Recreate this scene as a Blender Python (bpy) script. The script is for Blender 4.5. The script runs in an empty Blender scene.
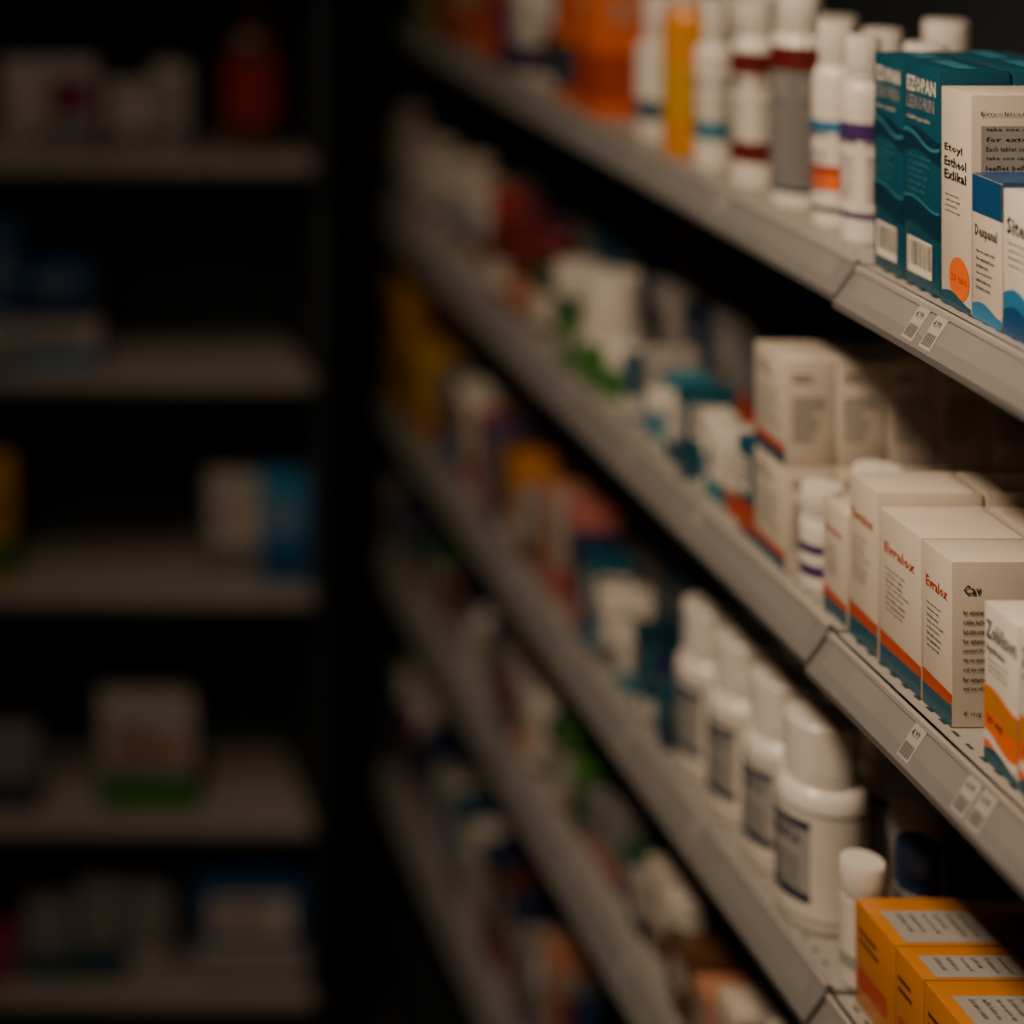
import bpy, bmesh, math, random
from mathutils import Vector, Matrix
random.seed(7)
CAMZ=1.9
scene=bpy.context.scene
# ---------------------------------------------------------------- materials
MATS={}
def mat(name,col,rough=0.5,metal=0.0,noise=0.06,scale=60,trans=0.0,coat=0.0,bump=0.0,emit=0.0):
    if name in MATS: return MATS[name]
    m=bpy.data.materials.new(name); m.use_nodes=True
    nt=m.node_tree; b=nt.nodes['Principled BSDF']
    b.inputs['Roughness'].default_value=rough; b.inputs['Metallic'].default_value=metal
    if trans: b.inputs['Transmission Weight'].default_value=trans
    if coat: b.inputs['Coat Weight'].default_value=coat; b.inputs['Coat Roughness'].default_value=.18
    if emit:
        b.inputs['Emission Color'].default_value=(*col,1); b.inputs['Emission Strength'].default_value=emit
    tc=nt.nodes.new('ShaderNodeTexCoord'); n=nt.nodes.new('ShaderNodeTexNoise')
    n.inputs['Scale'].default_value=scale; n.inputs['Detail'].default_value=3
    nt.links.new(tc.outputs['Object'],n.inputs['Vector'])
    mix=nt.nodes.new('ShaderNodeMixRGB'); mix.blend_type='MIX'
    mix.inputs[1].default_value=(*[c*(1-noise) for c in col],1)
    mix.inputs[2].default_value=(*[min(1,c*(1+noise)) for c in col],1)
    nt.links.new(n.outputs['Fac'],mix.inputs[0]); nt.links.new(mix.outputs[0],b.inputs['Base Color'])
    if bump:
        bp=nt.nodes.new('ShaderNodeBump'); bp.inputs['Strength'].default_value=bump; bp.inputs['Distance'].default_value=0.001
        nt.links.new(n.outputs['Fac'],bp.inputs['Height']); nt.links.new(bp.outputs[0],b.inputs['Normal'])
    MATS[name]=m; return m
C=dict(
 cream=(0.64,0.54,0.43), white=(0.74,0.66,0.56), plastic=(0.78,0.71,0.62), grey=(0.18,0.17,0.16), lgrey=(0.36,0.325,0.29),
 ink=(0.008,0.008,0.010), greyink=(0.055,0.05,0.05), teal=(0.004,0.065,0.10), ltteal=(0.035,0.20,0.26), deepteal=(0.003,0.030,0.050),
 blue=(0.008,0.060,0.17), ltblue=(0.025,0.17,0.33), navy=(0.008,0.02,0.06), orange=(0.80,0.14,0.006), rust=(0.45,0.055,0.010),
 amber=(0.55,0.19,0.008), yellow=(0.55,0.27,0.006), red=(0.30,0.018,0.012), darkred=(0.12,0.008,0.007), pink=(0.46,0.13,0.10),
 magenta=(0.25,0.015,0.07), green=(0.05,0.17,0.025), dkgreen=(0.012,0.07,0.03), purple=(0.06,0.025,0.12), brown=(0.09,0.035,0.012), peach=(0.48,0.20,0.11))
def M(n):
    if n=='plastic': return mat('white_plastic',C[n],rough=.28,noise=0.04,coat=.4)
    return mat('print_'+n,C[n],rough=.42,noise=0.06,coat=.3)
mat('shelf_metal',(0.33,0.30,0.265),rough=0.42,noise=0.10,scale=25,bump=0.05)
mat('rail_plastic',(0.18,0.167,0.155),rough=0.30,noise=0.14,scale=18,coat=.3)
mat('rail_insert',(0.22,0.205,0.19),rough=0.34,noise=0.12,scale=30,coat=.3)
mat('dark_metal',(0.014,0.018,0.021),rough=0.6,noise=0.2,scale=12)
mat('slot_dark',(0.03,0.028,0.026),rough=0.9)
mat('amber_plastic',(0.65,0.24,0.010),rough=0.15,noise=0.02)
mat('backshelf_metal',(0.26,0.225,0.19),rough=0.55,noise=0.12,scale=10)
# ---------------------------------------------------------------- mesh builder
_tc={}
def text_geo(s,bold=False):
    if (s,bold) in _tc: return _tc[(s,bold)]
    cu=bpy.data.curves.new('t','FONT'); cu.body=s; cu.resolution_u=1; cu.space_line=1.1
    if bold: cu.offset=.028; cu.space_character=1.08
    o=bpy.data.objects.new('t',cu); scene.collection.objects.link(o)
    bpy.context.view_layer.update()
    ev=o.evaluated_get(bpy.context.evaluated_depsgraph_get())
    me=ev.to_mesh()
    vs=[(v.co.x,v.co.y) for v in me.vertices]; fs=[tuple(p.vertices) for p in me.polygons]
    ev.to_mesh_clear()
    bpy.data.objects.remove(o); bpy.data.curves.remove(cu)
    x0=min(v[0] for v in vs);x1=max(v[0] for v in vs);y0=min(v[1] for v in vs);y1=max(v[1] for v in vs)
    vs=[((x-x0)/(x1-x0),(y-y0)/(y1-y0)) for x,y in vs]
    _tc[(s,bold)]=(vs,fs); return _tc[(s,bold)]
class MB:
    def __init__(s): s.v=[];s.f=[];s.m=[];s.sm=[];s.mats=[]
    def mi(s,m):
        if m not in s.mats: s.mats.append(m)
        return s.mats.index(m)
    def add(s,vs,fs,m,smooth=False):
        b=len(s.v); s.v+= [tuple(v) for v in vs]; k=s.mi(m)
        for f in fs: s.f.append(tuple(b+i for i in f)); s.m.append(k); s.sm.append(smooth)
    def box(s,x0,x1,y0,y1,z0,z1,m,bev=0.0):
        bm=bmesh.new(); bmesh.ops.create_cube(bm,size=1)
        for v in bm.verts: v.co=Vector(((x0+x1)/2+v.co.x*(x1-x0),(y0+y1)/2+v.co.y*(y1-y0),(z0+z1)/2+v.co.z*(z1-z0)))
        if bev: bmesh.ops.bevel(bm,geom=bm.edges[:],offset=bev,segments=2,affect='EDGES',profile=0.5)
        bm.verts.index_update()
        s.add([v.co[:] for v in bm.verts],[[v.index for v in f.verts] for f in bm.faces],m,bool(bev)); bm.free()
    def prism(s,prof,y0,y1,m):
        n=len(prof); vs=[(x,y0,z) for x,z in prof]+[(x,y1,z) for x,z in prof]
        fs=[(i,(i+1)%n,n+(i+1)%n,n+i) for i in range(n)]+[tuple(range(n-1,-1,-1)),tuple(range(n,2*n))]
        s.add(vs,fs,m)
    def lathe(s,prof,m,seg=40,ribs=0.0,cx=0,cy=0,oval=1.0):
        vs=[];n=len(prof)
        for r,z in prof:
            for i in range(seg):
                a=2*math.pi*i/seg; rr=r-(ribs if i%2 else 0)
                vs.append((cx+rr*math.cos(a),cy+oval*rr*math.sin(a),z))
        fs=[(j*seg+i,j*seg+(i+1)%seg,(j+1)*seg+(i+1)%seg,(j+1)*seg+i) for j in range(n-1) for i in range(seg)]
        fs.append(tuple((n-1)*seg+i for i in range(seg))); fs.append(tuple(seg-1-i for i in range(seg)))
        s.add(vs,fs,m,True)
    def obj(s,name,loc=(0,0,0),rot=0.0):
        me=bpy.data.meshes.new(name); me.from_pydata(s.v,[],s.f)
        for m in s.mats: me.materials.append(m)
        me.polygons.foreach_set('material_index',s.m); me.polygons.foreach_set('use_smooth',s.sm)
        me.set_sharp_from_angle(angle=math.radians(32)); me.update()
        o=bpy.data.objects.new(name,me); scene.collection.objects.link(o)
        o.location=loc; o.rotation_euler=(0,0,rot); return o
class Carton(MB):
    def __init__(s,w,d,h,base='cream'):
        super().__init__(); s.w,s.d,s.h=w,d,h
        s.box(-w/2,w/2,-d/2,d/2,0,h,M(base),0.0007)
        s.fr={'front':((-w/2,-d/2,0),(w,0,0),(0,0,h),(0,-1,0)),'right':((w/2,-d/2,0),(0,d,0),(0,0,h),(1,0,0)),
              'left':((-w/2,d/2,0),(0,-d,0),(0,0,h),(-1,0,0)),'top':((-w/2,-d/2,h),(w,0,0),(0,d,0),(0,0,1)),
              'back':((w/2,d/2,0),(-w,0,0),(0,0,h),(0,1,0))}
        s.lv=1
        s.pan('top',0.02,0.93,0.98,0.945,'grey')
    def P(s,face,u,v,e):
        o,U,V,N=[Vector(a) for a in s.fr[face]]; return o+U*u+V*v+N*e
    def poly(s,face,pts,m,lv=None):
        s.lv+=0 if lv else 1
        e=0.00006*(lv or s.lv)+0.0001
        s.add([s.P(face,u,v,e) for u,v in pts],[tuple(range(len(pts)))],M(m))
    def pan(s,face,u0,v0,u1,v1,m): s.poly(face,[(u0,v0),(u1,v0),(u1,v1),(u0,v1)],m)
    def text(s,face,t,u0,v0,u1,v1,m='ink',rot=False,bold=False):
        vs,fs=text_geo(t,bold); s.lv+=1; e=0.00006*s.lv+0.0001
        if rot: pts=[s.P(face,u1-(u1-u0)*y,v0+(v1-v0)*x,e) for x,y in vs]
        else: pts=[s.P(face,u0+(u1-u0)*x,v0+(v1-v0)*y,e) for x,y in vs]
        s.add(pts,fs,M(m))
    def wave(s,face,v0,v1,amp,m,ph=0.0,base=None,n=14):
        top=[(i/n,v1+amp*math.sin(ph+i/n*math.pi*1.5)) for i in range(n+1)]
        bot=[(i/n,v0+(amp*math.sin(ph+i/n*math.pi*1.5) if base is None else 0)) for i in range(n,-1,-1)]
        s.poly(face,bot[::-1]+top[::-1],m)
    def disc(s,face,u,v,ru,rv,m,n=20):
        s.poly(face,[(u+ru*math.cos(2*math.pi*i/n),v+rv*math.sin(2*math.pi*i/n)) for i in range(n)],m)
    def barcode(s,face,u0,v0,u1,v1,bg=True):
        if bg: s.pan(face,u0,v0,u1,v1,'white')
        x=u0+.08*(u1-u0); r=random.Random(3)
        while x<u1-.1*(u1-u0):
            w=(u1-u0)*r.choice([.025,.04,.06]); s.lv-=1; s.pan(face,x,v0+.22*(v1-v0),x+w,v1-.08*(v1-v0),'ink'); x+=w+(u1-u0)*r.choice([.03,.05])
    def lines(s,face,u0,v0,u1,v1,n,m='greyink',bg=None):
        if bg: s.pan(face,u0,v0,u1,v1,bg)
        r=random.Random(n); W=['Each tablet contains','paracetamol 500 mg','store below 25 C','keep out of reach','of children. Read the','leaflet before use','oral use only','for external use','excipients: lactose','take one capsule daily']
        dv=(v1-v0)/n
        for i in range(n):
            t=r.choice(W); vv=v1-(i+1)*dv; s.lv-=1
            s.text(face,t,u0+.05*(u1-u0),vv+.3*dv,u0+(u1-u0)*r.uniform(.6,.95),vv+.85*dv,m,bold=True)
    def bars(s,face,u0,v0,u1,v1,n,m='greyink'):
        r=random.Random(n+int(u0*100)); dv=(v1-v0)/n
        for i in range(n):
            vv=v1-(i+1)*dv; s.lv-=1; s.pan(face,u0,vv+.35*dv,u0+(u1-u0)*r.uniform(.55,1),vv+.75*dv,m)
# ---------------------------------------------------------------- carton designs
def d_teal(w,d,h):
    c=Carton(w,d,h,'teal')
    for f in('front',):
        c.wave(f,.60,.70,.02,'deepteal'); c.wave(f,.66,.675,.03,'ltteal',1.0); c.wave(f,.27,.38,.02,'deepteal',.5); c.wave(f,.380,.39,.02,'ltteal',.5)
        c.text(f,'EZOPAN',.1,.875,.9,.945,'white',bold=True); c.text(f,'LEXORIN',.1,.80,.86,.86,'lgrey'); c.text(f,'relief capsules',.1,.745,.75,.77,'white')
        c.lines(f,.1,.42,.85,.60,6,'ltteal'); c.barcode(f,.12,.06,.80,.22)
    c.lines('right',.1,.1,.9,.85,14,'ltteal'); c.text('right','EZOPAN',.1,.87,.8,.93,'white')
    c.pan('top',.1,.3,.9,.6,'ltteal')
    return c
def d_list(w,d,h):
    c=Carton(w,d,h,'cream')
    c.text('front','Etoyl',.12,.70,.72,.745,bold=True); c.text('front','Estheol',.12,.64,.85,.685,bold=True); c.text('front','Exlikal',.12,.58,.85,.625,bold=True)
    c.lines('front',.12,.42,.8,.52,4); c.disc('front',.62,.14,.34,.10,'orange'); c.text('front','20 tabs',.36,.12,.88,.16,'rust',bold=True)
    c.wave('front',0,.05,.02,'teal',base=0)
    c.lines('right',.08,.08,.9,.56,12); c.lines('right',.08,.60,.92,.86,6,'ink','lgrey'); c.text('right','Emolinent capsules',.08,.90,.9,.925)
    return c
def d_bluetop(w,d,h):
    c=Carton(w,d,h,'cream')
    for f in('front','right'):
        c.pan(f,0,.74,1,1,'blue'); c.text(f,'Dexpanal',.1,.56,.85,.66,'greyink',bold=True); c.lines(f,.1,.2,.85,.50,6); c.wave(f,0,.10,.03,'ltblue',base=0)
    c.pan('top',0,0,1,1,'blue'); return c
def d_bluewave(w,d,h):
    c=Carton(w,d,h,'white')
    for f in('front','right'):
        c.text(f,'Sitenn',.1,.70,.9,.82,'ink',bold=True); c.lines(f,.1,.46,.85,.66,4); c.wave(f,0,.28,.05,'ltblue',base=0); c.wave(f,0,.16,.05,'blue',base=0)
    return c
def d_cap(w,d,h):
    c=Carton(w,d,h,'cream')
    c.poly('front',[(0,.0),(1,.0),(1,.13),(0,.13)],'teal'); c.poly('front',[(0,.13),(1,.13),(1,.20),(0,.22)],'rust')
    c.text('front','Evralox',.12,.74,.86,.81,'rust',bold=True); c.lines('front',.12,.36,.8,.66,8)
    c.text('right','Cav',.10,.80,.26,.86,'ink',bold=True); c.text('right','x 30',.70,.80,.88,.86,'rust',bold=True); c.lines('right',.08,.20,.40,.72,9,'ink'); c.lines('right',.50,.20,.94,.72,9,'ink','lgrey')
    c.text('right','8 mg',.10,.06,.26,.10,'ink')
    return c
def d_sun(w,d,h):
    c=Carton(w,d,h,'white')
    for f in('front','right'):
        c.text(f,'Zoblison',.06,.78,.94,.90,'ink',bold=True); c.text(f,'hydrate',.08,.69,.62,.75,'ink',bold=True); c.lines(f,.08,.56,.85,.67,3,'ink')
        c.wave(f,.08,.46,.03,'orange',.4,base=0); c.wave(f,.30,.44,.03,'amber',.4); c.wave(f,.10,.16,.04,'white',1.2); c.wave(f,0,.08,.03,'teal',base=0)
        c.text(f,'20 mg',.1,.24,.55,.31,'ink',bold=True)
    return c
def d_stack(w,d,h):
    c=Carton(w,d,h,'cream')
    c.pan('front',0,0,1,.11,'teal'); c.pan('front',0,.11,1,.19,'rust'); c.bars('front',.12,.75,.7,.88,2,'greyink'); c.bars('front',.12,.30,.85,.68,8,'lgrey')
    c.bars('right',.14,.78,.7,.88,2,'greyink'); c.bars('right',.14,.22,.85,.66,9,'grey')
    return c
def d_orange(w,d,h):
    c=Carton(w,d,h,'amber')
    c.pan('right',.04,.04,.96,.96,'cream'); c.bars('right',.1,.2,.9,.85,9); c.pan('top',.30,.12,.96,.92,'lgrey'); c.lines('top',.34,.2,.92,.85,6)
    c.bars('front',.1,.6,.7,.8,2,'brown'); c.pan('front',.1,.2,.8,.40,'rust'); return c
def d_greenbase(w,d,h):
    c=Carton(w,d,h,'lgrey')
    for f in('front','right','left'):
        c.pan(f,0,0,1,.34,'green'); c.wave(f,.34,.38,.02,'dkgreen',base=0); c.pan(f,.1,.50,.9,.70,'peach' if f=='front' else 'grey'); c.bars(f,.15,.52,.8,.68,2,'brown')
        c.bars(f,.15,.76,.7,.90,1,'greyink')
    return c
def d_gen(w,d,h,base,band=None,lab=None):
    c=Carton(w,d,h,base)
    for f in('front','right','left'):
        if band: c.pan(f,0,.08,1,.36,band)
        if lab: c.pan(f,.12,.45,.88,.82,lab)
        c.bars(f,.16,.5,.8,.78,3,'greyink' if (lab or base) in('cream','white','lgrey','yellow','amber') else 'lgrey')
    return c
# ---------------------------------------------------------------- bottles
def bottle(r,h,body='plastic',cap='plastic',lab=None,labr=(.12,.66),bands=(),capf=.22,neck=.55,shoulder=.10,txt=None,tcol='white',bodymat=None,seed=1,patch=None):
    b=MB(); hc=h*capf; hb=h-hc; hs=hb-shoulder*h
    bm_=bodymat or M(body)
    prof=[(r*.90,0),(r*.97,.002),(r,.005),(r,hs*.5),(r,hs)]
    for i in range(1,7):
        a=i/6*math.pi/2; prof.append((r*neck+(r-r*neck)*math.cos(a),hs+(hb-hs-.003)*math.sin(a)))
    prof.append((r*neck,hb))
    b.lathe(prof,bm_)
    rc=r*neck*1.12
    b.lathe([(rc,hb-.001),(rc,hb+.004)],M(cap))
    b.lathe([(rc*.97,hb+.005),(rc,hb+.006),(rc,h-.002),(rc*.95,h)],M(cap),seg=72,ribs=.0005)
    def ring(z0,z1,m,e): b.lathe([(r+e,z0),(r+e,z1)],M(m))
    def arc(a0,a1,z0,z1,m,e,n=14):
        vs=[]
        for i in range(n+1):
            a=a0+(a1-a0)*i/n
            for z in(z0,z1): vs.append(((r+e)*math.sin(a),-(r+e)*math.cos(a),z))
        b.add(vs,[(2*i,2*i+2,2*i+3,2*i+1) for i in range(n)],M(m),True)
    z0,z1=labr[0]*h,labr[1]*h
    if lab:
        ring(z0,z1,lab,.0002)
        k=.0004
        for a,bb,m in bands: ring(z0+a*(z1-z0),z0+bb*(z1-z0),m,k); k+=.0001
        def wrap(t,ang,span,u0,u1,m,e,bold=True):
            vs,fs=text_geo(t,bold)
            pts=[]
            for x,y in vs:
                a=ang+span*(x-.5); zz=z0+(u0+(u1-u0)*y)*(z1-z0); pts.append(((r+e)*math.sin(a),-(r+e)*math.cos(a),zz))
            b.add(pts,fs,M(m))
        if patch:
            for cen in (.15,3.3):
                for (a0,a1,u0,u1,m,e) in patch: arc(cen+a0,cen+a1,z0+u0*(z1-z0),z0+u1*(z1-z0),m,e)
        if txt:
            for ang in(0,1.9) if not patch else (.15,):
                wrap(txt,ang,1.5 if not patch else 1.1,.66,.78,tcol,.0009)
                rr=random.Random(seed)
                for i in range(6):
                    wrap(rr.choice(['oral solution 100 ml','shake well before use','keep out of reach','store below 25 C']),ang,1.35 if not patch else 1.0,.52-i*.07,.565-i*.07,tcol,.0009)
    return b
G=-math.pi/2
def put(b,name,x,y,z,rot=G,jit=0.0):
    return b.obj(name,(x,y,z),rot+random.uniform(-jit,jit))
# ---------------------------------------------------------------- room
def room():
    fm=mat('floor_vinyl',(0.04,0.038,0.036),rough=0.5,noise=.3,scale=6)
    wm=mat('wall_paint',(0.025,0.027,0.030),rough=0.85,noise=.15,scale=3)
    cm=mat('ceiling_paint',(0.06,0.06,0.06),rough=0.9,noise=.1,scale=3)
    for n,a in(('floor',(-2.2,1.16,-1.2,3.7,-.08,0,fm)),('ceiling',(-2.2,1.16,-1.2,3.7,2.9,2.98,cm)),
               ('wall_back',(-2.2,1.16,3.7,3.8,0,2.9,wm)),('wall_right',(1.16,1.26,-1.2,3.7,0,2.9,wm)),
               ('wall_left',(-2.3,-2.2,-1.2,3.7,0,2.9,wm)),('wall_front',(-2.2,1.16,-1.3,-1.2,0,2.9,wm))):
        b=MB(); b.box(*a); b.obj(n)
    b=MB(); b.box(-2.2,1.16,3.685,3.7,0,.09,wm); b.obj('baseboard_back')
room()
# ---------------------------------------------------------------- gondola
SH=[(CAMZ-.397,.728),(CAMZ-.684,.7065),(CAMZ-.967,.705),(CAMZ-1.203,.705),(CAMZ-1.533,.705)]
SM=MATS['shelf_metal'];RM=MATS['rail_plastic'];DM=MATS['dark_metal'];RI=MATS['rail_insert']
parent=bpy.data.objects.new('gondola_shelving',None); scene.collection.objects.link(parent)
def par(o,p=parent): o.parent=p; return o
YE=3.25
bays=[(.45,1.563),(1.571,2.42),(2.426,YE)]
b=MB(); b.box(1.10,1.12,.45,YE,0,2.15,DM)
for y in(.47,1.567,2.423,YE-.02): b.box(1.07,1.10,y-.015,y+.015,0,2.15,DM,.002)
b.box(.74,1.10,.45,YE,0,.09,DM)
par(b.obj('back_panel'))
for i,(z,x0) in enumerate(SH):
    b=MB(); t=MB()
    for k,(y0,y1) in enumerate(bays):
        ox=-.003 if k==0 else 0; oz=-.003 if k==0 else 0
        xf=x0+.020+ox; zz=z
        b.box(xf,1.10,y0,y1,zz-.003,zz,SM); b.box(xf,xf+.003,y0,y1,zz-.028,zz,SM)
        b.box(xf+.003,1.095,y0,y0+.003,zz-.03,zz-.003,SM); b.box(xf+.003,1.095,y1-.003,y1,zz-.03,zz-.003,SM)
        tx,tz=x0+.018+ox,z+.002+oz; bx,bz=x0+ox,z-.026+oz
        b.prism([(tx,tz),(tx+.002,tz+.001),(tx+.0035,tz-.002),(bx+.003,bz+.001),(bx+.0045,bz-.003),(bx-.002,bz-.003),(bx-.003,bz+.003),(bx-.0008,bz+.002)][::-1],y0,y1,RM)
        b.prism([(tx-.003,tz-.002),(tx-.0025,tz+.0015),(tx+.001,tz+.002),(tx+.001,tz-.001)][::-1],y0,y1,SM)
        y=y0+.03
        while y<y1-.02:
            b.box(xf+.010,xf+.0125,y,y+.008,zz+.0001,zz+.0003,MATS['slot_dark']); y+=.018
        for yy in(y0+.012,y1-.012):
            b.prism([(.80,z-.004),(1.10,z-.004),(1.10,z-.06)][::-1],yy-.001,yy+.001,SM)
        d=Vector((tx-bx,0,tz-bz)); n=Vector((-d.z,0,d.x)).normalized()
        def q(y,w,u0,u1,m,e):
            p=lambda yy,u:Vector((bx,yy,bz))+d*u+n*e
            t.add([p(y,u0),p(y-w,u0),p(y-w,u1),p(y,u1)],[(0,1,2,3)],m)
        def tx_(s,y,w,u0,u1,e):
            vs,fs=text_geo(s,False)
            t.add([Vector((bx,y-w*a,bz))+d*(u0+(u1-u0)*c)+n*e for a,c in vs],fs,M('greyink'))
        q(y1-.012,(y1-y0)-.03,.12,.86,RI,.0012)
        ys=[1.462,1.437,1.25,1.13,.95,.8] if (k==0 and i==0) else [1.425,1.352,1.333,1.15,.9] if (k==0 and i==1) else [y1-.06-.17*j+random.uniform(-.03,.03) for j in range(int((y1-y0-.08)/.17))]
        for y in ys:
            w=.0155
            q(y,w,.10,.90,M('lgrey'),.0016)
            tx_('4.99',y-.002,w-.006,.64,.80,.0020)
            for j in range(8):
                q(y-.0015-j*.0016,.0007 if j%2 else .0004,.18,.48,M('greyink'),.0020)
    par(b.obj('shelf_%d'%(i+1))); par(t.obj('price_tags_%d'%(i+1)))
# ---------------------------------------------------------------- shelf 1 items
Z1,Z2,Z3,Z4,Z5=[s[0]+.0006 for s in SH]
def carton(c,name,xf,ya,z,gap=0):
    return put(c,name,xf+c.d/2,ya-c.w/2,z)
F1=.757
carton(d_teal(.0465,.052,.167),'medicine_carton',F1,1.567,Z1)
carton(d_teal(.0520,.052,.167),'medicine_carton',F1,1.519,Z1)
carton(d_teal(.0465,.052,.167),'medicine_carton',F1+.054,1.567,Z1)
carton(d_teal(.0520,.052,.167),'medicine_carton',F1+.054,1.519,Z1)
carton(d_list(.041,.085,.157),'medicine_carton',F1-.001,1.463,Z1)
carton(d_bluetop(.038,.07,.102),'medicine_carton',F1-.001,1.420,Z1)
carton(d_bluewave(.045,.07,.100),'medicine_carton',F1-.001,1.380,Z1)
carton(d_list(.041,.085,.13),'medicine_carton',F1,1.333,Z1)
def bt(name,x,y,z,**k): return put(bottle(**k),name,x,y,z)
bt('lotion_bottle',.786,1.644,Z1,r=.0175,h=.169,lab='white',bands=[(.0,.06,'purple'),(.70,.86,'purple')],txt='Lorimel',tcol='purple',capf=.2,neck=.66)
bt('lotion_bottle',.788,1.697,Z1,r=.0190,h=.174,lab='white',labr=(.08,.62),bands=[(0,.05,'navy'),(.20,.34,'orange'),(.34,.42,'rust'),(.72,.82,'ltblue')],txt='Zentiva D',tcol='blue',capf=.2,neck=.66)
bt('syrup_bottle',.790,1.772,Z1,r=.0240,h=.188,lab='grey',labr=(.08,.76),bands=[(.0,.03,'navy'),(.84,1,'darkred')],txt='PARODEX',tcol='lgrey',capf=.17,neck=.64)
bt('syrup_bottle',.788,1.858,Z1,r=.0220,h=.172,lab='white',labr=(.14,.74),bands=[(0,.18,'darkred'),(.78,.98,'darkred')],txt='Rodalin',tcol='greyink',capf=.18,neck=.6)
bt('lotion_bottle',.782,1.938,Z1,r=.0185,h=.165,lab='white',bands=[(.1,.3,'ltteal')],txt='Calm',tcol='teal',capf=.25)
bt('syrup_bottle',.782,2.002,Z1,r=.0250,h=.185,bodymat=MATS['amber_plastic'],cap='white',lab='yellow',labr=(.2,.5),capf=.18,neck=.6,shoulder=.14)
bt('lotion_bottle',.785,2.085,Z1,r=.0250,h=.150,lab='plastic',bands=[(.05,.3,'teal')],capf=.3,neck=.6)
carton(d_gen(.07,.07,.20,'orange','rust',None),'medicine_carton',F1,2.27,Z1)
carton(d_gen(.055,.06,.19,'orange','teal','rust'),'medicine_carton',F1,2.345,Z1)
bt('syrup_bottle',.795,2.405,Z1,r=.030,h=.150,lab='brown',labr=(.1,.5),capf=.2,neck=.6)
carton(d_gen(.05,.06,.12,'white','navy',None),'medicine_carton',F1,2.51,Z1)
carton(d_gen(.05,.05,.15,'purple',None,'pink'),'medicine_carton',F1,2.57,Z1)
carton(d_gen(.06,.06,.13,'rust','orange',None),'medicine_carton',F1,2.65,Z1)
bt('syrup_bottle',.79,2.69,Z1,r=.025,h=.16,body='rust',cap='white',lab='peach')
carton(d_gen(.08,.06,.12,'peach','rust',None),'medicine_carton',F1,2.82,Z1)
carton(d_gen(.07,.06,.14,'brown','amber',None),'medicine_carton',F1,2.91,Z1)
carton(d_gen(.08,.06,.11,'cream','green',None),'medicine_carton',F1,3.02,Z1)
carton(d_gen(.08,.06,.13,'ltteal','teal',None),'medicine_carton',F1,3.12,Z1)
carton(d_gen(.08,.06,.10,'ltblue',None,'white'),'medicine_carton',F1,3.22,Z1)
for (x,y,r,h) in[(.845,1.66,.020,.160),(.904,1.742,.022,.168),(.850,1.745,.019,.160),(.85,1.83,.021,.16),(.855,1.91,.02,.16),(.86,2.0,.021,.17),(.87,2.09,.022,.15),(.99,1.70,.021,.15)]:
    bt('lotion_bottle',x,y,Z1,r=r,h=h,lab='white',bands=[(.1,.3,'grey')],capf=.2,neck=.72)
# ---------------------------------------------------------------- shelf 2 items
F2=.736
for j in range(3):
    dx=j*.083
    carton(d_cap(.040,.080,.117),'tablet_carton',F2+dx,1.450,Z2)
    carton(d_cap(.061,.080,.117),'tablet_carton',F2+dx,1.514,Z2)
    carton(d_cap(.045,.080,.126),'tablet_carton',F2+dx,1.563,Z2)
carton(d_sun(.042,.065,.108),'tablet_carton',F2,1.367,Z2)
carton(d_sun(.042,.065,.108),'tablet_carton',F2,1.323,Z2)
carton(d_cap(.040,.06,.088),'tablet_carton',F2+.002,1.612,Z2)
bt('pill_bottle',.754,1.650,Z2,r=.0165,h=.084,lab='white',labr=(.1,.55),bands=[(.1,.35,'purple'),(.6,.8,'purple')],capf=.3,neck=.85,shoulder=.06)
bt('pill_bottle',.798,1.645,Z2,r=.0200,h=.100,lab='white',labr=(.1,.55),bands=[(.1,.35,'grey')],capf=.3,neck=.85,shoulder=.06)
for j in range(6):
    for k in range(2):
        carton(d_stack(.060,.0415,.0885),'tablet_carton',F2+j*.043,1.738,Z2+k*.0892)
for j in range(4):
    carton(d_stack(.058,.0415,.0885),'tablet_carton',F2+.054+j*.043,1.803,Z2)
def G_(w,d,h,base,band,lab,x,y,z,name='medicine_carton'): return carton(d_gen(w,d,h,base,band,lab),name,x,y,z)
G_(.030,.05,.085,'teal','rust','white',F2,1.775,Z2)
G_(.020,.05,.080,'white','rust',None,F2,1.80,Z2)
G_(.035,.04,.070,'white','ltteal',None,F2,1.845,Z2)
bt('pill_bottle',.760,1.870,Z2,r=.0170,h=.070,cap='white',lab='ltteal',labr=(.2,.5),capf=.3,neck=.85,shoulder=.06)
G_(.022,.05,.085,'teal',None,'white',F2,1.917,Z2)
G_(.022,.04,.070,'white','teal',None,F2,1.945,Z2)
G_(.022,.04,.080,'ltteal','white',None,F2+.01,1.972,Z2)
bt('cream_jar',.762,2.000,Z2,r=.022,h=.050,cap='white',lab='ltteal',capf=.35,neck=.88,shoulder=.04)
G_(.025,.05,.080,'lgrey','ltteal',None,F2+.02,2.058,Z2)
G_(.025,.05,.065,'teal','white',None,F2+.01,2.088,Z2)
bt('pill_bottle',.762,2.118,Z2,r=.024,h=.060,cap='white',lab='green',capf=.35,neck=.85)
bt('pill_bottle',.770,2.185,Z2,r=.032,h=.120,body='green',cap='white',lab='white',labr=(.4,.6),capf=.38,neck=.85)
G_(.04,.06,.05,'green',None,'white',F2,2.268,Z2)
bt('pill_bottle',.775,2.31,Z2,r=.028,h=.10,body='white',cap='white',lab='dkgreen',capf=.3,neck=.85)
G_(.06,.05,.145,'darkred','cream',None,F2+.166,2.36,Z2)
bt('syrup_bottle',.775,2.39,Z2,r=.028,h=.12,body='dkgreen',cap='darkred',lab='cream',labr=(.1,.4),capf=.3,neck=.8)
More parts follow.
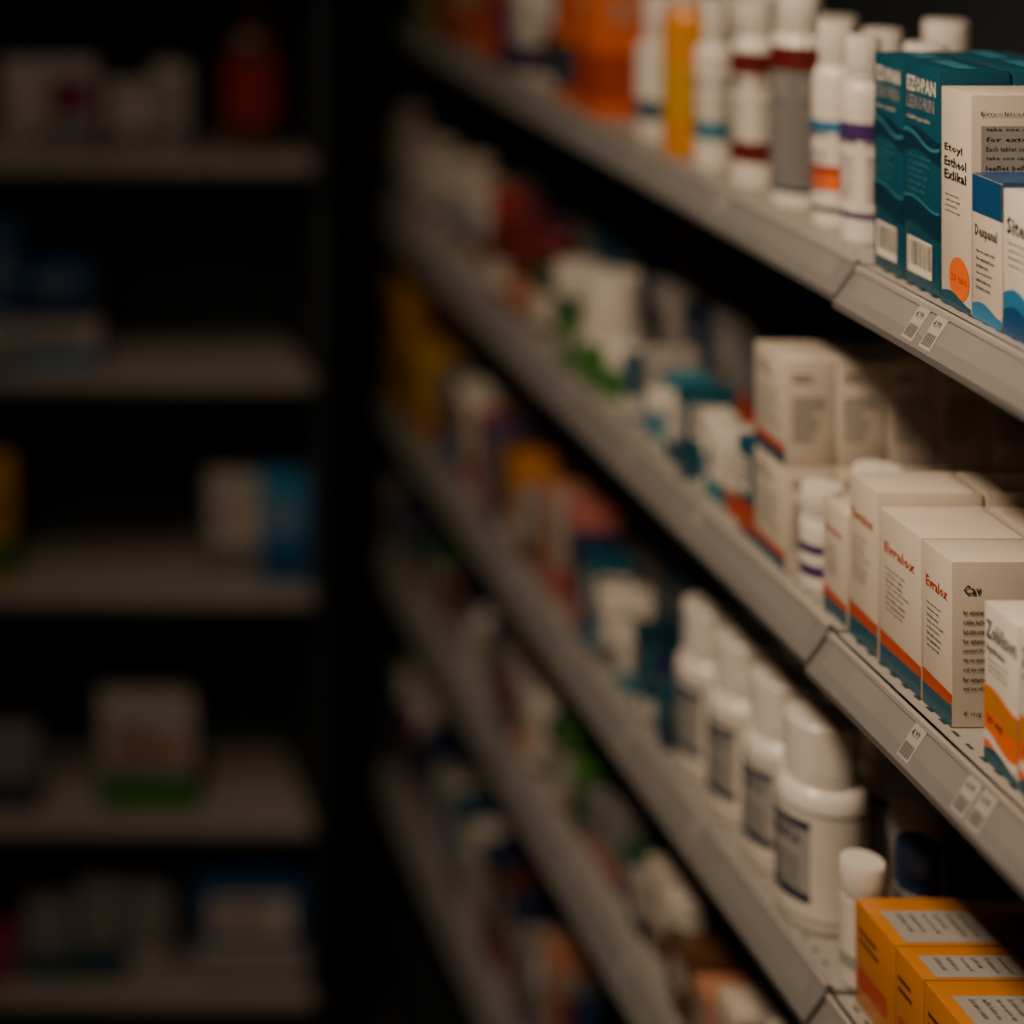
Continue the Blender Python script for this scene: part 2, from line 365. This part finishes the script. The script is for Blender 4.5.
bt('syrup_bottle',.770,2.47,Z2,r=.028,h=.130,body='darkred',cap='darkred',lab='peach',labr=(.1,.35),capf=.3,neck=.8)
bt('syrup_bottle',.770,2.55,Z2,r=.028,h=.135,body='darkred',cap='red',lab='cream',labr=(.1,.35),capf=.3,neck=.8)
for y in(2.63,2.71,2.79,2.88,2.97,3.06,3.15):
    bt('lotion_bottle',.775,y,Z2,r=.029,h=random.uniform(.12,.17),body='cream',cap='cream',lab='lgrey' if y<2.8 else 'cream',bands=[(.1,.4,random.choice(['ltteal','brown','grey']))],capf=.22,neck=.6)
for j,y in enumerate((1.99,2.08,2.16,2.25,2.45,2.55,2.66,2.78)):
    G_(.06,.06,random.uniform(.07,.12),['teal','grey','navy','lgrey'][j%4],random.choice(['navy','rust']),None,F2+.10,y,Z2)
# ---------------------------------------------------------------- shelf 3 items
F3=.733
def big(x,y,h=.167,r=.036):
    bt('supplement_bottle',x,y,Z3,r=r,h=h,lab='white',labr=(.06,.60),bands=[(.0,.03,'lgrey'),(.97,1,'lgrey')],
       patch=[(-.75,.75,.16,.9,'lgrey',.0004),(-.75,.75,.82,.9,'navy',.0006),(-.75,.75,.16,.24,'navy',.0006)],txt='OMEVITA',tcol='navy',capf=.28,neck=.72,shoulder=.12)
big(.764,1.672); big(.768,1.752,.163,.034); big(.768,1.83,.163,.034); big(.768,1.908,.16,.033)
big(.842,1.70,.175); big(.846,1.785,.17); big(.848,1.87,.17,.034); big(.85,1.945,.165,.034)
bt('pill_bottle',.753,1.577,Z3,r=.0165,h=.098,lab='white',bands=[(.1,.3,'lgrey')],capf=.32,neck=.9,shoulder=.03)
bt('pill_bottle',.800,1.585,Z3,r=.016,h=.108,body='grey',cap='navy',lab='grey',capf=.3,neck=.9,shoulder=.03)
for j in range(3):
    for (ya,w) in((1.556,.062),(1.492,.040),(1.450,.060),(1.388,.06)):
        carton(d_orange(w,.085,.080-.002*j),'vitamin_carton',F3+.004+j*.088,ya,Z3)
L3=[(1.968,.022,'teal','navy',None,.06),(1.995,.022,'navy','ltteal',None,.08),(2.02,.020,'teal','white',None,.065),(2.048,.022,'deepteal','ltteal',None,.085),(2.075,.02,'white','ltteal',None,.07),(2.10,.02,'lgrey','blue',None,.06),
    (2.128,.022,'white','grey',None,.085),(2.155,.02,'cream','navy',None,.075),(2.19,.03,'teal','ltteal','white',.10),(2.22,.022,'navy','pink',None,.11),(2.265,.038,'pink','rust',None,.13),(2.30,.028,'lgrey','pink',None,.12),(2.335,.03,'peach','pink',None,.125),
    (2.375,.03,'grey','amber',None,.10),(2.41,.03,'lgrey','navy',None,.09),(2.45,.035,'amber','cream',None,.12),(2.485,.03,'brown','cream','amber',.12),(2.53,.035,'grey','purple',None,.11),(2.57,.035,'purple','pink',None,.12),(2.61,.035,'pink','cream',None,.12),(2.66,.035,'cream','rust',None,.11),(2.70,.035,'white','purple','rust',.13),(2.75,.035,'navy','ltblue',None,.12),(2.80,.04,'grey','blue',None,.12)]
for y,w_,a,c_,l_,h in L3: G_(w_,.05,h,a,c_,l_,F3+random.uniform(0,.012),y,Z3)
for y in(2.06,2.14,2.22,2.31,2.42,2.54,2.66): G_(.07,.06,random.uniform(.08,.14),random.choice(['teal','lgrey','brown','navy','grey']),random.choice(['navy','white']),None,F3+.075,y,Z3)
carton(d_gen(.13,.10,.12,'yellow','amber',None),'display_carton',F3-.004,2.945,Z3)
carton(d_gen(.13,.10,.185,'yellow',None,'amber'),'display_carton',F3-.004,3.085,Z3)
carton(d_gen(.10,.10,.15,'grey',None,'brown'),'display_carton',F3,3.21,Z3)
# ---------------------------------------------------------------- fills
pal=['cream','lgrey','pink','peach','darkred','teal','navy','brown','grey','lgrey','grey','purple','dkgreen']
def fill(z,y0,y1,xf,hmin,hmax,rows=2,pal=pal):
    for r_ in range(rows):
        y=y1
        while y>y0:
            w=random.uniform(.028,.05); h=random.uniform(hmin,hmax)
            if random.random()<.4:
                rr=random.uniform(.016,.022)
                bt('pill_bottle',xf+.03+r_*.09,y-rr,z,r=rr,h=h,body=random.choice(['plastic','darkred','dkgreen','cream']),cap=random.choice(['white','white','navy','green']),lab=random.choice(pal),capf=.28,neck=.8)
                y-=2*rr+.008
            else:
                G_(w,.06,h,random.choice(pal),random.choice(pal),random.choice([None,'cream','lgrey']),xf+r_*.09+random.uniform(0,.02),y,z); y-=w+.006
fill(Z4,1.30,3.22,F3,.06,.11)
fill(Z5,1.5,3.22,F3,.08,.16,pal=pal+['ltblue','navy','teal'])
fill(Z1,.75,1.28,F1,.09,.16); fill(Z2,.75,1.27,F2,.08,.13); fill(Z3,.75,1.31,F3,.08,.14)
# ---------------------------------------------------------------- wall unit
unit=bpy.data.objects.new('display_shelving',None); scene.collection.objects.link(unit)
BM=MATS['backshelf_metal']
UY0,UY1,UX0,UX1=2.72,2.94,-.75,.553
UZ=[CAMZ-d for d in(.548,.843,1.137,1.450,1.685)]
b=MB(); b.box(UX0,UX1+.04,UY1,UY1+.02,0,2.2,DM)
b.box(UX1+.002,UX1+.032,UY0+.03,UY1,0,2.2,DM,.003); b.box(UX0-.03,UX0,UY0+.03,UY1,0,2.2,DM,.003); b.box(UX0,UX1,UY0+.03,UY1,0,.08,DM)
par(b.obj('frame'),unit)
for i,z in enumerate(UZ+[CAMZ-.25]):
    b=MB(); b.box(UX0,UX1,UY0,UY1,z-.020,z,BM,.002)
    b.box(UX0+.01,UX1-.01,UY0-.004,UY0,z-.018,z-.004,BM,.001)
    par(b.obj('unit_shelf_%d'%(i+1)),unit)
def U(w,d,h,base,band,lab,xl,i,y=2.75,name='boxed_medicine'):
    return put(d_gen(w,d,h,base,band,lab),name,xl+w/2,y+d/2,UZ[i]+.0006,rot=0)
U(.055,.06,.13,'lgrey',None,'cream',.130,0); U(.075,.06,.13,'lgrey','grey','magenta',.187,0); U(.06,.05,.10,'lgrey','grey','cream',.275,0); U(.05,.05,.125,'lgrey','grey',None,.338,0)
for xx in(-.1,-.2,-.32): U(.08,.06,.12,'cream','ltblue',None,xx,0)
put(bottle(r=.045,h=.215,body='brown',cap='brown',lab='red',labr=(.2,.6),capf=.2,neck=.5,shoulder=.15),'syrup_bottle',.485,2.82,UZ[0]+.0006)
U(.05,.06,.21,'blue','lgrey',None,.105,1); o=U(.105,.07,.07,'lgrey','ltblue',None,.160,1)
o=U(.095,.06,.075,'blue','navy',None,.160,1); o.location.z+=.0710
U(.07,.06,.15,'cream','blue',None,-.02,1)
U(.045,.06,.17,'yellow','green',None,.100,2); U(.07,.05,.145,'lgrey','grey','cream',.415,2); U(.065,.06,.145,'ltblue','blue',None,.487,2)
put(d_greenbase(.13,.07,.145),'boxed_medicine',.330,2.785,UZ[3]+.0006,rot=0)
U(.08,.06,.10,'grey','navy',None,.1,3); U(.08,.06,.12,'grey','navy',None,-.1,3)
U(.05,.06,.06,'magenta',None,None,.10,4)
for xx,w,a,c_,h in((.16,.07,'grey','teal',.10),(.235,.065,'grey','teal',.13),(.305,.06,'grey','lgrey',.12)):
    U(w,.06,h,a,c_,None,xx,4)
U(.07,.06,.13,'ltteal','blue',None,.45,4,y=2.86); U(.150,.08,.145,'blue','lgrey','cream',.397,4)
# ---------------------------------------------------------------- lights
def area(name,loc,tgt,size,power,col,sy=None,spread=180):
    l=bpy.data.lights.new(name,'AREA'); l.size=size; l.energy=power; l.color=col; l.spread=math.radians(spread)
    if sy: l.shape='RECTANGLE'; l.size_y=sy
    o=bpy.data.objects.new(name,l); scene.collection.objects.link(o); o.location=loc
    o.rotation_euler=(Vector(tgt)-Vector(loc)).to_track_quat('-Z','Y').to_euler(); return o
lm=mat('lamp_diffuser',(1,.85,.68),emit=1.0)
b=MB(); b.box(-.40,0,.65,1.25,2.86,2.90,MATS['dark_metal'],.004); b.box(-.37,-.03,.68,1.22,2.850,2.862,lm,.002); b.obj('ceiling_light')
area('key_lamp',(-.20,1.00,2.72),(.85,1.50,1.25),.16,6.6,(1,.78,.57),.26,spread=76)
area('shelving_fill',(-.1,1.8,2.83),(.40,2.75,.9),.4,3.0,(1,.82,.64),.4,spread=140)  # added fill light without a fixture, brightens the display shelving
w=bpy.data.worlds.new('World'); scene.world=w; w.use_nodes=True
w.node_tree.nodes['Background'].inputs[0].default_value=(.15,.45,.6,1); w.node_tree.nodes['Background'].inputs[1].default_value=.05
# ---------------------------------------------------------------- camera
cd=bpy.data.cameras.new('Camera'); cam=bpy.data.objects.new('Camera',cd); scene.collection.objects.link(cam); scene.camera=cam
cam.location=(0,0,CAMZ); cam.rotation_euler=(math.pi/2,0,0)
cd.sensor_width=36; cd.lens=70.31; cd.shift_x=.59; cd.shift_y=-.736; cd.clip_start=.05
cd.dof.use_dof=True; cd.dof.focus_distance=1.43; cd.dof.aperture_fstop=1.3
